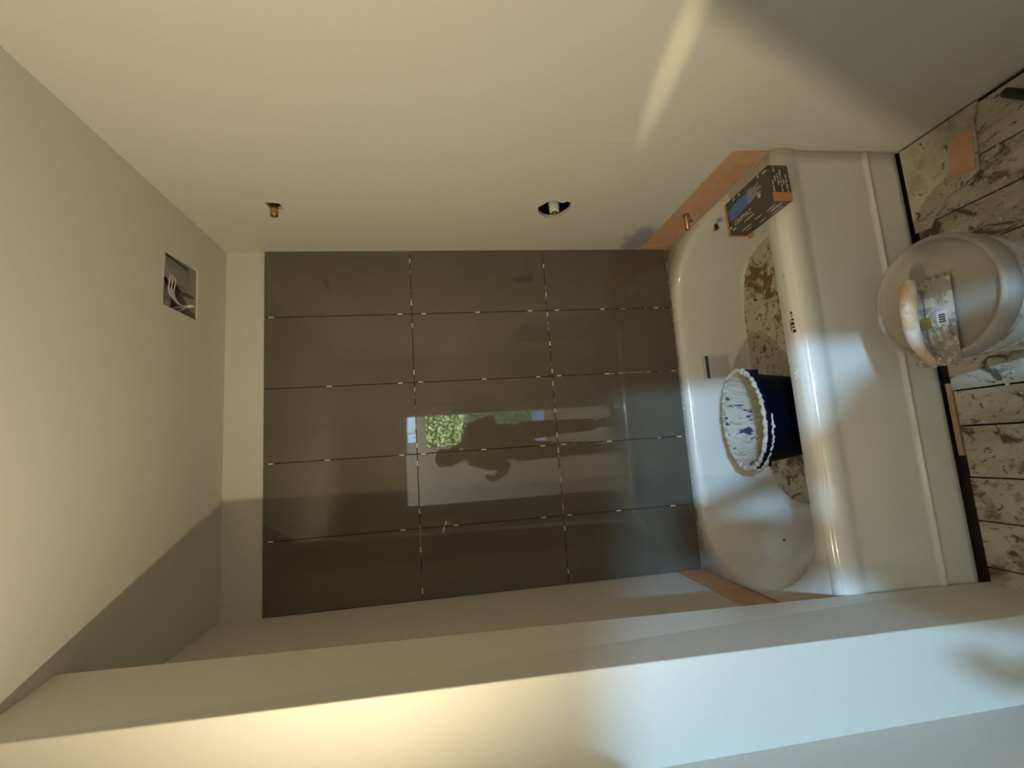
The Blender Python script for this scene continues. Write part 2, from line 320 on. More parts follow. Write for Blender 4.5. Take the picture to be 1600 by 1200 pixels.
# ------------------------------------------------------------------ tiles
colx = [-.004, -.295, -.6015, -.909, -1.215, -1.4985]
rowz = [.481, 1.090, 1.702, 2.317]
J = .0014
ob('tile_backing', B(-1.4975, -.0045, -.003, -.0002, .482, 2.316), M['grout_gap'], wb)
tm = {}
for i in range(5):
    for j in range(3):
        x1, x0 = colx[i]-(J if i else 0), colx[i+1]+J; z0, z1 = rowz[j]+J, rowz[j+1]-J
        bm = B(x0-(x0+x1)/2, x1-(x0+x1)/2, -.0045, .0045, z0-(z0+z1)/2, z1-(z0+z1)/2, bev=.0006)
        o = ob('tile', bm, M['tile'], wb)
        o.location = ((x0+x1)/2, -.0076, (z0+z1)/2); o.rotation_euler = (R.uniform(-.0011, .0011), 0, R.uniform(-.0011, .0011))
H = [(-0.295, 2.287), (-0.295, 1.753), (-0.295, 1.65), (-0.295, 1.411), (-0.295, 1.17), (-0.295, 1.044), (-0.295, 0.825), (-0.295, 0.561), (-0.6015, 2.054), (-0.6015, 1.761), (-0.6015, 1.676), (-0.6015, 1.398), (-0.6015, 1.155), (-0.6015, 1.06), (-0.6015, 0.833), (-0.6015, 0.507), (-0.909, 2.287), (-0.909, 2.066), (-0.909, 1.766), (-0.909, 1.675), (-0.909, 1.419), (-0.909, 1.158), (-0.909, 1.065), (-0.909, 0.852), (-0.909, 0.52), (-1.215, 2.286), (-1.215, 1.771), (-1.215, 1.553), (-1.215, 1.179), (-1.215, 1.063), (-1.215, 0.841), (-1.215, 0.585)]
V = [(-0.048, 1.702), (-0.245, 1.702), (-0.348, 1.702), (-0.557, 1.702), (-0.633, 1.702), (-0.873, 1.702), (-0.948, 1.702), (-1.144, 1.702), (-1.298, 1.702), (-1.46, 1.702), (-0.08, 1.09), (-0.218, 1.09), (-0.313, 1.09), (-0.451, 1.09), (-0.578, 1.09), (-0.636, 1.09), (-0.758, 1.09), (-0.867, 1.09), (-0.935, 1.09), (-1.058, 1.09), (-1.181, 1.09), (-1.268, 1.09), (-1.446, 1.09)]
def spacer_mesh():
    bm = bmesh.new(); box(bm, -.0016, .0016, -.004, .002, -.010, .010); box(bm, -.0032, .0010, -.0048, -.0018, -.0075, -.0035); box(bm, -.0032, .0010, -.0048, -.0018, .0035, .0075)
    me = bpy.data.meshes.new('tile_spacer'); bm.to_mesh(me); bm.free(); me.materials.append(M['spacer']); return me
sm = spacer_mesh()
for k, (x, z) in enumerate(H+V):
    o = bpy.data.objects.new('tile_spacer', sm); COL.objects.link(o); o.parent = wb; o.location = (x, -.0115, z)
    if k >= len(H): o.rotation_euler.y = math.radians(90)
    if R.random() < .4: o.scale = (-1, 1, 1)
# squeezed thinset crumbs in the joints and on the tub edge
bm = bmesh.new()
def crumbs(p0, p1, n, rr, long):
    p0, p1 = Vector(p0), Vector(p1); d = (p1-p0).normalized()
    for _ in range(n):
        p = p0.lerp(p1, R.random()); L = R.uniform(*long)
        q = p+d*L; box(bm, min(p.x, q.x)-rr, max(p.x, q.x)+rr, -.0132, -.008, min(p.z, q.z)-rr, max(p.z, q.z)+rr)
crumbs((-.60, 0, 1.090), (-.93, 0, 1.090), 22, .0011, (.004, .03)); crumbs((-.93, 0, 1.09), (-1.2, 0, 1.09), 14, .0011, (.006, .045)); crumbs((-.12, 0, 1.09), (-.55, 0, 1.09), 14, .0009, (.003, .02))
crumbs((-1.2, 0, 1.702), (-1.48, 0, 1.702), 16, .001, (.004, .04)); crumbs((-.62, 0, 1.702), (-.8, 0, 1.702), 10, .0009, (.004, .03)); crumbs((-.05, 0, 1.702), (-.25, 0, 1.702), 3, .0008, (.003, .01))
crumbs((-.6015, 0, .50), (-.6015, 0, .80), 12, .0009, (.01, .04)); crumbs((-.909, 0, .50), (-.909, 0, .62), 6, .0013, (.01, .05)); crumbs((-.909, 0, .95), (-.909, 0, 1.07), 7, .0010, (.005, .03)); crumbs((-.295, 0, .5), (-.295, 0, .9), 5, .0008, (.004, .015))
ob('joint_thinset', bm, M['thinset'], wb, kind='stuff')
bm = bmesh.new()
for k in range(55):
    x = -R.uniform(.02, 1.48); blob(bm, (x, -.0145, .479), R.uniform(.0015, .0042), (1.6, .8, 1), jit=.3)
for k in range(16):
    x = R.choice([XL+.008, XL+.004]); blob(bm, (R.uniform(-1.49, -1.2), -.013, 2.319), .0015, (2.5, .7, .8))
ob('edge_thinset', bm, M['thinset'], wb, kind='stuff')

# ------------------------------------------------------------------ bathtub
tub = empty('bathtub', (-.75, -.39, 0), 'white enamelled alcove bathtub with a plain apron below the taupe tiles', 'bathtub')
TI = Matrix.Translation((.75, .39, 0))
def tob(name, me, *a, **k):
    o = ob(name, me, *a, **k); o.matrix_parent_inverse = TI; return o
def rrect(x0, x1, y0, y1, rx, ry, z, bm, K=10, Ms=10, Mt=5):
    """rounded rectangle with elliptical corners, fixed vertex count"""
    rx = min(rx, (x1-x0)/2-.001); ry = min(ry, (y1-y0)/2-.001); P = []
    C = [((x1-rx, y1-ry), 0), ((x0+rx, y1-ry), 90), ((x0+rx, y0+ry), 180), ((x1-rx, y0+ry), 270)]
    for q, ((cx, cy), a0) in enumerate(C):
        arc = [(cx+rx*math.cos(math.radians(a0+90*k/K)), cy+ry*math.sin(math.radians(a0+90*k/K))) for k in range(K+1)]
        P += arc
        nx = C[(q+1) % 4]; a = math.radians(nx[1]); e = (nx[0][0]+rx*math.cos(a), nx[0][1]+ry*math.sin(a)); n = Ms if q % 2 == 0 else Mt
        for k in range(1, n): P.append((arc[-1][0]+(e[0]-arc[-1][0])*k/n, arc[-1][1]+(e[1]-arc[-1][1])*k/n))
    return [bm.verts.new((x, y, z)) for x, y in P]
bm = bmesh.new()
OP = dict(x0=-1.475, x1=-.033, y0=-.702, y1=-.045, rx=.27, ry=.33)
BT = dict(x0=-1.235, x1=-.085, y0=-.645, y1=-.118, rx=.20, ry=.22)
loops = [rrect(-1.4985, -.002, -.775, -.0005, .004, .004, .440, bm), rrect(-1.4985, -.002, -.775, -.0005, .004, .004, .474, bm)]
g = lambda d, e, z: rrect(d['x0']-e, d['x1']+e, d['y0']-e, d['y1']+e, d['rx']+e, d['ry']+e, z, bm)
OPB = dict(OP)
loops.append(rrect(-1.492, -.010, -.745, -.014, .30, .36, .4755, bm))
loops.append(g(OP, .006, .4735)); loops.append(g(OP, 0, .468)); loops.append(g(OP, -.006, .458)); loops.append(g(OP, -.011, .440))
def lp(t): return {k: OP[k]*(1-t)+BT[k]*t for k in OP}
for t, z in ((.28, .38), (.48, .31), (.68, .245), (.84, .205), (.93, .187)):
    loops.append(g(lp(t), -.008*(1-t), z))
loops.append(g(BT, 0, .177)); loops.append(g(BT, -.03, .170)); loops.append(g(BT, -.12, .166)); loops.append(g(BT, -.22, .164))
for A, Bv in zip(loops, loops[1:]):
    n = len(A)
    for k in range(n): bm.faces.new([A[k], A[(k+1) % n], Bv[(k+1) % n], Bv[k]])
bm.faces.new(loops[-1])
tob('basin', bm, M['enamel'], tub, smooth=True)
prof = [(-.700, .4752), (-.745, .4755), (-.765, .474), (-.777, .469), (-.785, .460), (-.789, .448), (-.790, .430), (-.787, .410), (-.781, .395), (-.779, .38), (-.7785, .30), (-.7785, .160), (-.7785, .150), (-.779, .139), (-.7845, .134), (-.786, .130), (-.7845, .125), (-.7805, .120), (-.7795, .114), (-.7795, .100), (-.7795, .03), (-.779, .012), (-.770, .005), (-.760, .005), (-.760, .40), (-.72, .44)]
prof[0] = (-.742, .4745)
bm = bmesh.new(); rings = [[bm.verts.new((-.002-1.4965*k/30, y, z)) for y, z in prof] for k in range(31)]
for A, Bv in zip(rings, rings[1:]):
    for k in range(len(prof)-1): bm.faces.new([A[k], A[k+1], Bv[k+1], Bv[k]])
bm.faces.new(rings[0]); bm.faces.new(rings[-1][::-1])
tob('apron', bm, M['enamel'], tub, smooth=True)
# label on the back wall of the basin
def yb(z):  # y of the basin's back wall
    T = [(.440, -.056), (.38, .055), (.38, -.0715), (.31, -.0842), (.245, -.0972)]
    pts = [(.440, -.0560), (.38, -.0712), (.31, -.0842), (.245, -.0972)]
    for (za, ya), (zb, yb_) in zip(pts, pts[1:]):
        if z >= zb: return ya+(yb_-ya)*(za-z)/(za-zb)
    return pts[-1][1]
def decal(name, x0, x1, z0, z1, off, m_, par, n=6):
    bm = bmesh.new(); R_ = []
    for k in range(n+1):
        z = z1+(z0-z1)*k/n; R_.append([bm.verts.new((x, yb(z)-off, z)) for x in (x0, x1)]+[bm.verts.new((x, yb(z)-off+.0004, z)) for x in (x1, x0)])
    for A, Bv in zip(R_, R_[1:]):
        for i in range(4): bm.faces.new([A[i], A[(i+1) % 4], Bv[(i+1) % 4], Bv[i]])
    bm.faces.new(R_[0]); bm.faces.new(R_[-1][::-1])
    return tob(name, bm, m_, par)
lb = decal('label_sticker', -.660, -.545, .268, .393, .0012, M['paper'], tub); lb['label'] = 'white instruction label with a dark green bar'
decal('label_bar', -.655, -.550, .363, .378, .0018, M['green_ink'], tub)
ink2 = mat('faint_print', (.33, .31, .28), .6)
bm = bmesh.new()
for k, z in enumerate([.386, .354, .347, .340, .333, .325, .318, .310, .303, .295, .288, .280]):
    x = -.653
    while x < -.556:
        l = R.uniform(.006, .02); box(bm, x, min(x+l, -.553), yb(z)-.0022, yb(z)-.0016, z-.0012, z+.0012); x += l+.003
tob('label_print', bm, ink2, tub, kind='stuff')
# small printed mark on the front rim
bm = bmesh.new()
def rimbox(x0, x1, y0, y1): box(bm, x0, x1, y0, y1, .4755, .4762)
rimbox(-.553, -.545, -.757, -.750); rimbox(-.562, -.558, -.757, -.752); rimbox(-.574, -.568, -.760, -.750); rimbox(-.589, -.579, -.760, -.748); rimbox(-.598, -.593, -.760, -.750); rimbox(-.613, -.604, -.762, -.750)
rimbox(-.606, -.572, -.7465, -.7445)
for k in range(4): rimbox(-.580-k*.0085, -.577-k*.0085, -.7445, -.742)
tob('rim_print', bm, M['ink'], tub)
# thinset splat, scuffs
bm = bmesh.new()
for k in range(14): blob(bm, (-.742+R.uniform(-.014, .014), -.735+R.uniform(-.008, .008), .4755), R.uniform(.0015, .0045), (1, 1, .4))
tob('dried_splash', bm, M['spacer'], tub, kind='stuff')
bm = bmesh.new()
for x, z, s in ((-.505, .40, .006), (-.512, .404, .004), (-.522, .408, .003)): blob(bm, (x, -.7815, z), s, (1.6, .2, .8))
tob('scuff', bm, mat('scuff_grey', (.25, .22, .17), .7), tub, kind='stuff')
bm = bmesh.new()
for k in range(10): blob(bm, (-.415+R.uniform(-.012, .012), -.745+R.uniform(-.004, .004), .4755), R.uniform(.001, .0022), (1.4, .5, .3))
tob('pencil_mark', bm, mat('pencil_grey', (.30, .27, .20), .7), tub, kind='stuff')
bm = bmesh.new(); blob(bm, (-1.335, -.33, .300), .006, (1, 1, .5)); blob(bm, (-1.36, -.2, .345), .003, (1, 1, .5)); tob('dirt_fleck', bm, mat('fleck', (.2, .18, .15), .8), tub, kind='stuff')

# dirty protective sheet on the tub bottom
bm = bmesh.new(); out = []; N = 110
for k in range(N):
    a = 2*math.pi*k/N; c, s = math.cos(a), math.sin(a); e = .55
    x = -.655+.555*math.copysign(abs(c)**e, c); y = -.375+.262*math.copysign(abs(s)**.62, s)
    out.append((x+R.uniform(-.005, .005), y+R.uniform(-.004, .004)))
bm = plate(out, [], .003, lambda u, v, t: Vector((u, v, .1785+t)))
ob('protective_sheet', bm, M['liner'], label='dirty cream and brown stained protective sheet lying on the tub bottom', cat='sheet')

# ------------------------------------------------------------------ blue oval bucket in the tub
bk = empty('mortar_bucket', (-.862, -.452, .2010), 'navy blue oval mortar bucket with mortar-crusted rim standing in the bathtub', 'bucket')
HB = .262
bk.rotation_euler.x = math.radians(-9)
prof_o = [(.72, 0), (.74, .003), (.925, HB-.03), (1.0, HB-.028), (1.01, HB-.004), (1.0, HB)]
prof_i = [(.965, HB), (.94, HB-.01), (.88, HB-.05), (.72, .012), (.70, .006)]
bm = bmesh.new(); AX, AY = .188, .166
r_ = lathe(bm, prof_o+prof_i[:1], 64, AX, AY); bm.faces.new(r_[0][::-1]); ob('shell', bm, M['blue_plastic'], bk, smooth=True)
bm = bmesh.new(); n = 64; pr_ = []
for k in range(15):
    t = k/14; pr_.append((.895-(.895-.68)*t if k else .962, HB-.012-(HB-.021)*t if k else HB-.001))
rr = lathe(bm, pr_, 96, AX, AY); bm.faces.new(rr[-1])
for v in bm.verts:
    f = (1+.012*math.sin(31*math.atan2(v.co.y/AY, v.co.x/AX))*math.sin(v.co.z*60)+R.uniform(-.012, .006)); v.co.x *= f; v.co.y *= f
ob('mortar_lining', bm, M['mortar_in'], bk, smooth=True)
bm = bmesh.new(); rr = []
NR = 150
for k in range(NR):
    a = 2*math.pi*k/NR; lump = 1+.35*math.sin(9*a+1)*math.sin(23*a)+R.uniform(-.3, .35)
    th = .0085*max(.45, lump); c = Vector((AX*.985*math.cos(a), AY*.985*math.sin(a), HB+.001+R.uniform(-.002, .002)))
    nrm = Vector((math.cos(a)*AY, math.sin(a)*AX, 0)).normalized()
    rr.append([bm.verts.new(c+nrm*th*math.cos(b)*1.0+Vector((0, 0, 1))*th*.75*math.sin(b)) for b in [2*math.pi*q/8 for q in range(8)]])
for i in range(NR):
    A, Bv = rr[i], rr[(i+1) % NR]
    for q in range(8): bm.faces.new([A[q], A[(q+1) % 8], Bv[(q+1) % 8], Bv[q]])
for (a0, a1, zo, f) in ((2.9, 4.0, .019, 1.035), (4.05, 4.75, .022, 1.035), (3.3, 3.7, .032, 1.0)):
    n_ = int((a1-a0)*22); P_ = [(AX*f*math.cos(a0+(a1-a0)*k/n_), AY*f*math.sin(a0+(a1-a0)*k/n_), HB-zo+R.uniform(-.003, .003)) for k in range(n_+1)]
    tube(bm, P_, .004, 6, rfun=lambda t: .0022+R.uniform(0, .0042)*math.sin(math.pi*min(.98, max(.02, t)))**.5)
ob('mortar_crust', bm, M['crust'], bk, smooth=False)
bm = bmesh.new(); box(bm, .160, .182, -.04, -.01, HB-.065, HB-.03, bev=.004)
ob('handle_lug', bm, M['blue_plastic'], bk)
bm = bmesh.new(); box(bm, -.180, -.160, -.04, -.01, HB-.065, HB-.03, bev=.004)
ob('handle_lug', bm, M['blue_plastic'], bk)

# ------------------------------------------------------------------ glove box on the rim corner
gb = empty('glove_box', (-.155, -.715, .476), 'black and orange disposable glove box on the tub rim corner by the right wall', 'box', rz=math.radians(1.5))
W_, L_, Hh = .120, .235, .068
ob('carton', B(-W_/2, W_/2, -L_/2, L_/2, 0, Hh, bev=.001), M['carton'], gb)
ob('orange_back_band', B(-W_/2-.0006, W_/2+.0006, L_/2-.010, L_/2+.0006, -.0002, Hh+.0006), M['orange'], gb)
ob('orange_corner_band', B(-W_/2-.0008, -W_/2+.028, -L_/2-.0008, -L_/2+.001, .001, Hh-.002), M['orange'], gb)
bm = plate([(-W_/2-.02, .0), (-W_/2, .0), (-W_/2, .034), (-W_/2-.018, .030)], [], .0012, lambda u, v, t: Vector((u, L_/2-.045+v, .002+t)))
ob('open_flap', bm, M['orange'], gb)
# printed glove on top
gl = [(-.020, .100), (.018, .104), (.026, .060), (.030, .020), (.026, -.005), (.036, -.020), (.030, -.028), (.014, -.020), (.0, -.022), (-.012, -.015), (-.016, .02), (-.022, .06)]
zf = lambda off: (lambda u, v, t: Vector((u, v, Hh+off+t)))
ob('glove_print', plate([(u+.006, v*.92+.004) for u, v in gl], [], .0003, zf(.0003)), M['glove_blue'], gb)
gl2 = [(.036, -.018), (.028, -.05), (.034, -.072), (.026, -.074), (.020, -.052), (.016, -.080), (.008, -.080), (.006, -.052), (-.002, -.076), (-.010, -.074), (-.006, -.048), (-.014, -.012), (.010, -.008)]
ob('fingers_print', plate([(u+.004, v+.004) for u, v in gl2], [], .0003, zf(.0005)), M['glove_grey'], gb)
TM = lambda x, y, z: Matrix(((0, 1, 0, x), (-1, 0, 0, y), (0, 0, 1, z), (0, 0, 0, 1)))
text_mesh('box_lettering', 'GRIPPAZ', .024, TM(-.034, .030, Hh+.0007), M['print_light'], gb)
bm = bmesh.new()
for x, y, a, b_ in ((-.052, .0, .004, .05), (-.050, .08, .006, .018), (.050, .06, .006, .012), (.050, .03, .008, .008), (.048, -.10, .006, .018), (-.038, .098, .008, .012), (-.010, -.062, .012, .014), (.052, -.07, .010, .008)):
    box(bm, x-a/2, x+a/2, y-b_/2, y+b_/2, Hh+.0002, Hh+.0008)
ob('top_print', bm, M['print_light'], gb, kind='stuff')
bm = bmesh.new()
for k, z in enumerate((.012, .022, .030, .040, .050, .059)):
    x = -.030
    while x < .054:
        l = R.uniform(.004, .022)
        if R.random() < .75: box(bm, x, min(x+l, .056), -L_/2-.0007, -L_/2+.0004, z-.0022, z+.0022)
        x += l+.004
ob('end_print', bm, M['print_light'], gb, kind='stuff')
bm = bmesh.new()
for y, z, a, b_ in ((-.08, .03, .05, .005), (-.075, .045, .04, .004), (.0, .02, .03, .004), (.05, .045, .05, .004), (.06, .03, .03, .004), (-.02, .05, .03, .005), (-.06, .012, .05, .003)):
    box(bm, -W_/2-.0008, -W_/2+.0004, y-a/2, y+a/2, z-b_/2, z+b_/2)
ob('side_print', bm, M['print_light'], gb, kind='stuff')
# black fuzzy clump beside it
bm = bmesh.new()
for k in range(46):
    c = Vector((-.098+R.uniform(-.006, .006), -.435+R.uniform(-.006, .006), .470+R.uniform(0, .004))); L = R.uniform(.008, .024); a = R.uniform(0, 6.28); e = R.uniform(0, 1.2)
    d = Vector((math.cos(a)*math.cos(e), math.sin(a)*math.cos(e), math.sin(e)*.8))*L
    tube(bm, [c, c+d*.5+Vector((0, 0, .003)), c+d], .0009, 4)
for k in range(7): blob(bm, (-.098+R.uniform(-.008, .008), -.435+R.uniform(-.008, .008), .476), .006, jit=.4)
ob('lint_clump', bm, M['rubber'], label='small black fuzzy clump of debris on the rim behind the glove box', cat='debris')

# ------------------------------------------------------------------ grey lidded pail and trowel on the floor
PX, PY = -.620, -1.100
pa = empty('lidded_pail', (PX, PY, .002), 'white plastic pail with a grey lid standing on the boards before the bathtub', 'bucket')
bm = bmesh.new()
pr_ = [(.0, 0), (.126, 0), (.130, .004), (.143, .275), (.147, .276), (.147, .284), (.143, .285), (.143, .298), (.149, .299), (.149, .308), (.144, .309), (.145, .345), (.0, .345)]
pr_ = [(max(r, .001), z) for r, z in pr_]; rr = lathe(bm, pr_, 64); bm.faces.new(rr[0][::-1]); bm.faces.new(rr[-1]); ob('pail_body', bm, M['pail'], pa, smooth=False)
bm = bmesh.new()
pr_ = [(.150, .325), (.1535, .327), (.1545, .350), (.1535, .372), (.1500, .3775), (.1450, .3775), (.1415, .3745), (.1400, .3665), (.1370, .3650), (.001, .3650)]
rr = lathe(bm, pr_, 72); bm.faces.new(rr[-1]); lid = ob('lid', bm, M['lid'], pa, smooth=True)
bm = bmesh.new(); tube(bm, [(.148*math.cos(a), .148*math.sin(a), .285-.1*math.sin(a)**2) for a in [math.pi+math.pi*k/20 for k in range(21)]], .002, 6); ob('bail_handle', bm, M['galv'], pa)

tr = empty('notched_trowel', (-.680, -1.092, .3805), 'notched steel trowel with a dusty wooden handle resting on the grey pail lid', 'trowel', rz=math.radians(-3))
# blade 0.215 x 0.108 with square notches on two sides
a, b_ = .108, .054; pts = []
n = 16
for k in range(n):      # back edge notched
    x = a-2*a*k/n; pts += [(x, b_), (x-a/n, b_), (x-a/n, b_-.006), (x-2*a/n, b_-.006)]
pts += [(-a, b_), (-a, -b_)]
pts += [(a, -b_)]
for k in range(6):
    y = -b_+2*b_*k/6+.004; pts += [(a, y), (a-.005, y), (a-.005, y+b_/6), (a, y+b_/6)]
clean = [p for i, p in enumerate(pts) if i == 0 or (abs(p[0]-pts[i-1][0])+abs(p[1]-pts[i-1][1])) > 1e-6]
ob('blade', plate(clean, [], .0015, lambda u, v, t: Vector((u, v, t))), M['steel'], tr)
bm = bmesh.new(); box(bm, -.098, .098, -.010, .010, .0015, .006, bev=.001); tube(bm, [(-.094, 0, .004), (-.094, 0, .022)], .006, 8); tube(bm, [(.088, 0, .004), (.09, 0, .045)], .006, 8)
ob('tang', bm, M['steel'], tr)
bm = bmesh.new()
path = smooth_path([(.100, 0, .046), (.085, 0, .056), (.045, 0, .063), (.0, 0, .063), (-.045, 0, .055), (-.078, 0, .036), (-.098, 0, .014)], 6)
tube(bm, path, .0165, 14, rfun=lambda t: .0115+.0065*math.sin(math.pi*min(1, t*1.1+.12))); ob('handle', bm, M['wood_handle'], tr, smooth=True)
ob('yellow_sticker', B(-.014, .014, -.002, .022, .0060, .0066), M['yellow'], tr)
ob('white_sticker', B(-.014, .024, -.038, -.012, .0016, .0023), M['paper'], tr)
bm = bmesh.new()
for k in range(4): box(bm, -.004+k*.0055, .0-.0005+k*.0055, -.033, -.018, .0022, .0027)
ob('sticker_print', bm, M['ink'], tr)
bm = bmesh.new()
for k in range(90): blob(bm, (-.106+.11*R.random()**1.5, R.uniform(-.052, .045), .0018), R.uniform(.0012, .0045), (R.uniform(.8, 2.2), R.uniform(.8, 1.6), .4), jit=.5)
for k in range(12): blob(bm, (-.098+R.uniform(-.006, .01), R.uniform(-.014, .01), .008), R.uniform(.004, .008), jit=.4)
ob('mortar_smears', bm, M['crust'], tr, kind='stuff')

# ------------------------------------------------------------------ plumbing
so = empty('shower_stub', (0, -.392, 2.147), 'brass shower stub in a square hole high in the right wall', 'pipe')
bm = bmesh.new(); rg = lathe(bm, [(.0125, 0), (.0125, .028), (.0135, .03), (.0135, .058), (.0108, .060), (.0105, .03), (.0105, .001)], 20)
bmesh.ops.transform(bm, matrix=Matrix.Translation((.022, 0, 0)) @ Matrix.Rotation(math.radians(-90), 4, 'Y'), verts=bm.verts)
ob('threaded_end', bm, M['brass'], so, smooth=True)
bm = bmesh.new(); box(bm, .024, .055, -.05, .05, -.03, .03); ob('backing_block', bm, M['pine'], so)
va = empty('shower_valve', (0, -.385, 1.118), 'white shower valve body in a ragged hole in the right wall', 'valve')
bm = bmesh.new(); rg = lathe(bm, [(.001, .058), (.016, .058), (.019, .055), (.0205, .02), (.0205, 0), (.021, -.02)], 24)
bmesh.ops.transform(bm, matrix=Matrix.Translation((.045, 0, 0)) @ Matrix.Rotation(math.radians(-90), 4, 'Y'), verts=bm.verts)
ob('guard', bm, M['white_plastic'], va, smooth=True)
bm = bmesh.new(); tube(bm, [(.0, .0, 0), (-.017, .001, 0)], .013, 14); blob(bm, (-.018, .002, 0), .006, jit=.1); ob('cartridge', bm, M['brass'], va)
bm = bmesh.new(); tube(bm, [(.06, -.055, .0), (.06, .05, .0)], .017, 12); tube(bm, [(.06, 0, -.12), (.06, 0, .12)], .011, 12); ob('valve_body', bm, M['brass'], va)
bm = bmesh.new(); box(bm, .085, .099, -.16, .16, -.2, .2); ob('cavity_back', bm, M['black'], va)
sp_ = empty('spout_stub', (0, -.345, .545), 'copper tub spout pipe sticking out of the orange strip on the right wall', 'pipe')
bm = bmesh.new(); rg = lathe(bm, [(.0092, 0), (.0092, .085), (.0072, .086), (.0070, .02)], 20)
bmesh.ops.transform(bm, matrix=Matrix.Translation((.02, 0, 0)) @ Matrix.Rotation(math.radians(-90), 4, 'Y'), verts=bm.verts)
ob('copper_tube', bm, M['copper'], sp_, smooth=True)

# ------------------------------------------------------------------ open fan housing above the ceiling hole
fan = empty('fan_housing', (-.273, -.331, ZC), 'open exhaust fan box with loose white wires in the ceiling hole', 'fan housing')
bm = bmesh.new(); t = .002; a, b_, h = .108, .115, .16
box(bm, -a-t, -a, -b_, b_, .0078, h); box(bm, a, a+t, -b_, b_, .0078, h); box(bm, -a, a, -b_-t, -b_, .0078, h); box(bm, -a, a, b_, b_+t, .0078, h); box(bm, -a, a, -b_, b_, h, h+t)
ob('steel_box', bm, M['galv'], fan)
bm = bmesh.new(); lathe(bm, [(.078, .145), (.078, .09), (.072, .085), (.05, .085), (.048, .12), (.001, .12)], 32, c=(-.02, .02)); ob('blower_ring', bm, M['white_plastic'], fan, smooth=True)
bm = bmesh.new(); box(bm, .03, .1, -.05, .10, .03, .045, bev=.003); ob('mounting_plate', bm, M['galv'], fan)
bm = bmesh.new(); tube(bm, smooth_path([(-.10, -.11, .10), (-.05, -.08, .05), (.02, -.05, .06), (.07, .02, .07), (.09, .09, .10)]), .013, 10); ob('black_hose', bm, M['rubber'], fan, smooth=True)
for q in range(5):
    o_ = (q-2)*.008; bm = bmesh.new()
    tube(bm, smooth_path([(.06, -.06+o_, .12), (.075-o_, -.03, .05), (.035, -.005+o_, .030+.01*(q % 2)), (-.02, .0+o_, .035), (-.055, .03+o_*.4, .02), (-.052, .052+o_*.15, .0)]), .0022, 6)
    ob('wire', bm, M['wire'], fan, smooth=True)
bm = bmesh.new(); tube(bm, smooth_path([(-.09, -.03, .05), (-.075, .0, .02), (-.054, .050, .0)]), .0018, 6); tube(bm, smooth_path([(-.10, .0, .06), (-.08, .02, .02), (-.052, .052, .0)]), .0018, 6); ob('wire', bm, M['wire'], fan)
bm = bmesh.new(); tube(bm, [(-.056, .046, .004), (-.050, .062, -.008)], .0055, 10, rfun=lambda t: .0065-.0025*t); ob('wire_nut', bm, M['white_plastic'], fan, smooth=True)

# ------------------------------------------------------------------ scraps on the floor
bm = plate([(-.070, -.945), (-.080, -1.003), (-.196, -.992), (-.186, -.930), (-.150, -.926), (-.115, -.932)], [], .0015, lambda u, v, t: Vector((u, v, .0068+t)))
ob('membrane_scrap', bm, M['membrane'], label='peach orange offcut of membrane lying on the floor near the right wall', cat='offcut')
bm = bmesh.new(); tube(bm, [(-.045, -1.105, .022), (-.115, -1.175, .022), (-.24, -1.30, .022)], .013, 16, caps=False); tube(bm, [(-.045, -1.105, .022), (-.115, -1.175, .022), (-.24, -1.30, .022)], .010, 16, caps=False)
ob('black_tube', bm, M['rubber'], label='end of a black plastic tube on the floor at the right wall', cat='tube', smooth=True)

# ------------------------------------------------------------------ vanity light on the left wall
vl = empty('vanity_light', (-1.60, VY, VZ), 'wall lamp with an opal glass bowl on the left wall near the stub', 'lamp')
bm = bmesh.new(); box(bm, 0, .006, -.06, .06, -.06, .06, bev=.002); tube(bm, [(.002, 0, -.05), (.012, 0, -.085)], .008, 10); ob('wall_plate', bm, M['galv'], vl)
bm = bmesh.new(); lathe(bm, [(.012, -.085), (.024, -.080), (.028, -.055), (.026, -.055), (.022, -.076), (.012, -.081)], 24, c=(.03, 0)); ob('socket_cup', bm, M['galv'], vl, smooth=True)

def wing(Y, Z, x=.20):
    t = (x-(VX+1.60))/(0-VX); return (t*(Y-VY), t*(Z-VZ))
WING = [wing(-1.25, .99), wing(-.88, .08), wing(-.80, -.3), wing(-1.9, -.3), wing(-1.9, .99)]
# added unseen blocker wing, shaped to cast the dark wedge on the right wall
ob('blocker_wing', plate([(u, v) for u, v in WING], [], .002, lambda u, v, t: Vector((.20+t, u, v))), M['galv'], vl)
bm = bmesh.new(); tube(bm, [(.006, -.05, -.05), (.10, -.06, -.13), (.20, -.03, -.16)], .005, 8); ob('blocker_arm', bm, M['galv'], vl)  # added arm that carries the blocker wing
# ------------------------------------------------------------------ the photographer, standing in the doorway
def skin(name, verts, edges, material, parent=None, sub=2, **kw):
    me = bpy.data.meshes.new(name); me.from_pydata([v[:3] for v in verts], edges, [])
    o = bpy.data.objects.new(name, me); COL.objects.link(o); me.materials.append(material)
    md = o.modifiers.new('skin', 'SKIN'); md.use_smooth_shade = True
    for i, v in enumerate(verts):
        sv = me.skin_vertices[0].data[i]; sv.radius = (v[3], v[4] if len(v) > 4 else v[3]); sv.use_root = (i == 0)
    ms = o.modifiers.new('sub', 'SUBSURF'); ms.levels = sub; ms.render_levels = sub
    bpy.context.view_layer.update()
    me2 = bpy.data.meshes.new_from_object(o.evaluated_get(bpy.context.evaluated_depsgraph_get()))
    bpy.data.objects.remove(o); me2.name = name
    for p in me2.polygons: p.use_smooth = True
    o = bpy.data.objects.new(name, me2); COL.objects.link(o)
    if parent: o.parent = parent
    tag(o, **kw); return o
M['skin'] = mat('skin', (.38, .22, .15), .5); M['shirt'] = mat('grey_shirt', (.11, .10, .085), .85, bump=.2, bscale=60); M['trousers'] = mat('dark_trousers', (.035, .035, .040), .9, bump=.2, bscale=60)
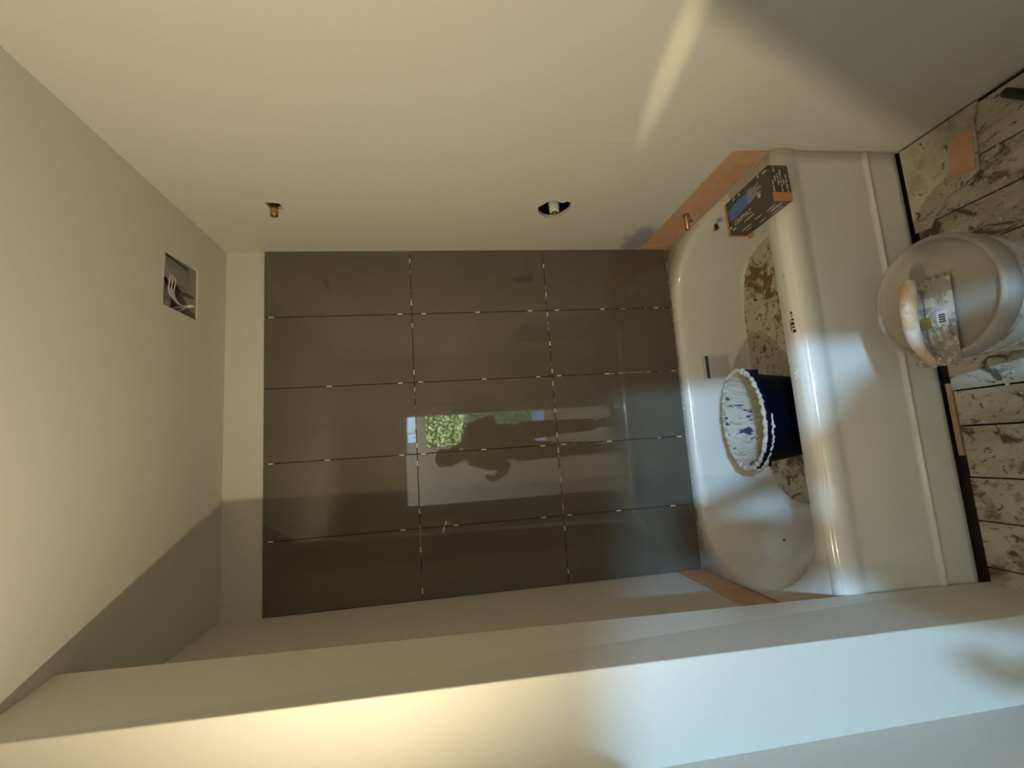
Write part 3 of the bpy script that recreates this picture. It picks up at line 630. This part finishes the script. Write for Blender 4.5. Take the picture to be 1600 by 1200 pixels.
M['hair'] = mat('brown_hair', (.045, .028, .016), .7, bump=1, bscale=90); M['shoe'] = mat('shoe', (.03, .028, .025), .6)
BX = -.84; HX = -.95
V_ = []; E_ = []
def vv(x, y, z, r, r2_=None): V_.append((x, y, z, r, r2_ or r)); return len(V_)-1
def chain(i0, pts):
    p = i0
    for q in pts:
        j = vv(*q); E_.append((p, j)); p = j
    return p
pel = vv(BX, -2.41, .92, .135, .11)
ch = chain(pel, [(BX, -2.405, 1.08, .125, .10), (BX, -2.40, 1.24, .135, .10)]); top = chain(ch, [(BX-.03, -2.385, 1.34, .11, .085), (HX+.02, -2.37, 1.43, .05, .05), (HX, -2.35, 1.50, .066, .07), (HX, -2.34, 1.58, .073, .088), (HX, -2.345, 1.635, .05, .06)])
hands = []
for sx, elb, wr_ in ((1, (-.630, -2.35, 1.12), (-.862, -2.165, 1.475)), (-1, (-1.05, -2.42, 1.01), (-1.175, -2.33, 1.155))):
    e = chain(ch+0, [(BX+sx*.15, -2.395, 1.335, .062), ]) if False else chain(ch+1, [(BX+sx*.165, -2.39, 1.335, .058), (elb[0]*.5+(BX+sx*.175)*.5, -2.37, 1.23, .050), (*elb, .042), ((elb[0]+wr_[0])/2, (elb[1]+wr_[1])/2, (elb[2]+wr_[2])/2, .038), (*wr_, .026), (wr_[0]+(-.012*sx), wr_[1]+.03, wr_[2]+.045, .030, .018)])
    hands.append((sx, e))
for sx in (1, -1):
    chain(pel, [(BX+sx*.095, -2.41, .84, .088), (BX+sx*.10, -2.40, .66, .075), (BX+sx*.105, -2.38, .48, .056), (BX+sx*.11, -2.40, .30, .052), (BX+sx*.115, -2.42, .10, .036), (BX+sx*.12, -2.38, .05, .038), (BX+sx*.13, -2.25, .035, .036, .025)])
# fingers: four unequal, bent round the phone edge, and a thumb
for sx, e in hands:
    px_, py_, pz_ = V_[e][:3]
    for k, L in enumerate((.036, .042, .040, .031)):
        z0 = pz_+.030-k*.019
        chain(e, [(px_-sx*.012, py_+.008, z0, .0085), (px_-sx*.012-sx*.0, py_+.008+L*.35, z0+.004, .008), (px_-sx*(.018+L*.25), py_+.014+L*.42, z0+.004, .0072), (px_-sx*(.018+L*.62), py_+.010+L*.40, z0+.001, .0062)])
    chain(e, [(px_-sx*.004, py_-.010, pz_-.005, .011), (px_-sx*.022, py_-.016, pz_+.018, .0095), (px_-sx*.040, py_-.006, pz_+.030, .008)])
pers = skin('person', V_, E_, M['skin'], label='person in dark work clothes standing in the doorway holding up a phone', cat='person')
# face pieces joined to the head mesh
bm = bmesh.new(); bm.from_mesh(pers.data); hx = HX
vs = bmesh.ops.create_icosphere(bm, subdivisions=2, radius=1)['verts']
for v in vs: v.co = Vector((hx+v.co.x*.014, -2.262+v.co.y*.020, 1.555+v.co.z*.024))
for sx in (-1, 1):
    vs = bmesh.ops.create_icosphere(bm, subdivisions=2, radius=1)['verts']
    for v in vs: v.co = Vector((hx+sx*.074+v.co.x*.008, -2.345+v.co.y*.018, 1.555+v.co.z*.030))
for f in bm.faces: f.smooth = True
bm.to_mesh(pers.data); bm.free()
for sx in (-1, 1):
    bm = bmesh.new(); blob(bm, (hx+sx*.030, -2.268, 1.578), .0095, sub=2, jit=0); ob('eye', bm, M['white_plastic'], pers, smooth=True)
bm = bmesh.new(); blob(bm, (hx, -2.270, 1.518), 1, (.022, .006, .006), sub=2, jit=0); ob('mouth', bm, mat('lips', (.30, .10, .08), .5), pers, smooth=True)
bm = bmesh.new(); vs = bmesh.ops.create_icosphere(bm, subdivisions=3, radius=1)['verts']
for v in vs: v.co = Vector((hx+v.co.x*.084, -2.358+v.co.y*.092, 1.620+v.co.z*.072*(1 if v.co.z > 0 else 1.2)))*1
ob('hair', bm, M['hair'], pers, smooth=True)
sh = [V_[i] for i in range(0)]
SV = [(BX, -2.41, .86, .185, .150), (BX, -2.405, 1.02, .185, .150), (BX, -2.40, 1.20, .185, .140), (BX-.01, -2.385, 1.325, .140, .115), (-.895, -2.375, 1.42, .100, .080)]
SE = [(0, 1), (1, 2), (2, 3), (3, 4)]
for sx, elb, wr_ in ((1, (-.630, -2.35, 1.12), (-.862, -2.165, 1.475)), (-1, (-1.05, -2.42, 1.01), (-1.175, -2.33, 1.155))):
    b0 = len(SV); SV += [(BX+sx*.155, -2.39, 1.335, .064), (elb[0]*.5+(BX+sx*.175)*.5, -2.37, 1.23, .064), (*elb, .056), (elb[0]+(wr_[0]-elb[0])*.55, elb[1]+(wr_[1]-elb[1])*.55, elb[2]+(wr_[2]-elb[2])*.55, .048), (elb[0]+(wr_[0]-elb[0])*.9, elb[1]+(wr_[1]-elb[1])*.9, elb[2]+(wr_[2]-elb[2])*.9, .036)]
    SE += [(3, b0)]+[(b0+k, b0+k+1) for k in range(4)]
skin('shirt', SV, SE, M['shirt'], pers)
TV = [(BX, -2.41, .94, .152, .126)]; TE = []
for sx in (1, -1):
    b0 = len(TV); TV += [(BX+sx*.095, -2.41, .84, .100), (BX+sx*.10, -2.40, .66, .090), (BX+sx*.105, -2.38, .48, .074), (BX+sx*.11, -2.40, .30, .070), (BX+sx*.115, -2.42, .10, .062)]
    TE += [(0, b0)]+[(b0+k, b0+k+1) for k in range(4)]
skin('trousers', TV, TE, M['trousers'], pers)
for sx in (1, -1):
    bm = bmesh.new(); blob(bm, (BX+sx*.125, -2.345, .052), 1, (.050, .135, .050), sub=3, jit=0)
    for v in bm.verts: v.co.z = max(v.co.z, .004)
    ob('shoe', bm, M['shoe'], pers, smooth=True)
ob('phone', B(-1.008, -.876, -2.086, -2.078, 1.495, 1.622, bev=.003), mat('phone_black', (.01, .01, .012), .2), label='black phone held up level with both hands', cat='phone')

# ------------------------------------------------------------------ outside the glass door
ob('ground', B(-6, 6, -12, -4.9, -.14, -.06), mat('pale_paving', (.34, .40, .50), .7, var=.15, vscale=3), kind='structure')
bm = bmesh.new(); box(bm, -4, 3.5, -7.8, -6.95, -.06, 2.08)
for k in range(9000):
    x, z = R.uniform(-2.4, 1.2), R.uniform(0, 2.16); c = Vector((x, -6.93+R.uniform(-.05, .10), z)); n = Vector((R.uniform(-1, 1), 1.2, R.uniform(-.6, 1))).normalized()
    a = n.orthogonal().normalized(); a = Matrix.Rotation(R.uniform(0, 6.28), 3, n) @ a; b_ = n.cross(a); L = R.uniform(.03, .06)
    bm.faces.new([bm.verts.new(c+a*L), bm.verts.new(c+b_*L*.5), bm.verts.new(c-a*L), bm.verts.new(c-b_*L*.5)])
me = bpy.data.meshes.new('hedge'); bm.to_mesh(me); bm.free()
hm = mat('hedge_leaf', (.24, .37, .12), .55, var=.75, vscale=22)
ob('hedge', me, hm, label='tall leafy green hedge seen mirrored through the glass door', cat='hedge', kind='stuff')

# crumbs and chips on the boards
bm = bmesh.new()
for k in range(260):
    x, y = R.uniform(-1.38, -.03), R.uniform(-1.55, -.81)
    if (x-PX)**2+(y-PY)**2 < .15**2: continue
    blob(bm, (x, y, .0025 if y < -1.01 or x < -.3 else .0072), R.uniform(.0012, .0045), (R.uniform(.8, 2), R.uniform(.8, 2), .6), jit=.4)
ob('mortar_crumbs', bm, M['crust'], label='crumbs of dried mortar scattered over the scraped floor boards', cat='crumbs', kind='stuff')
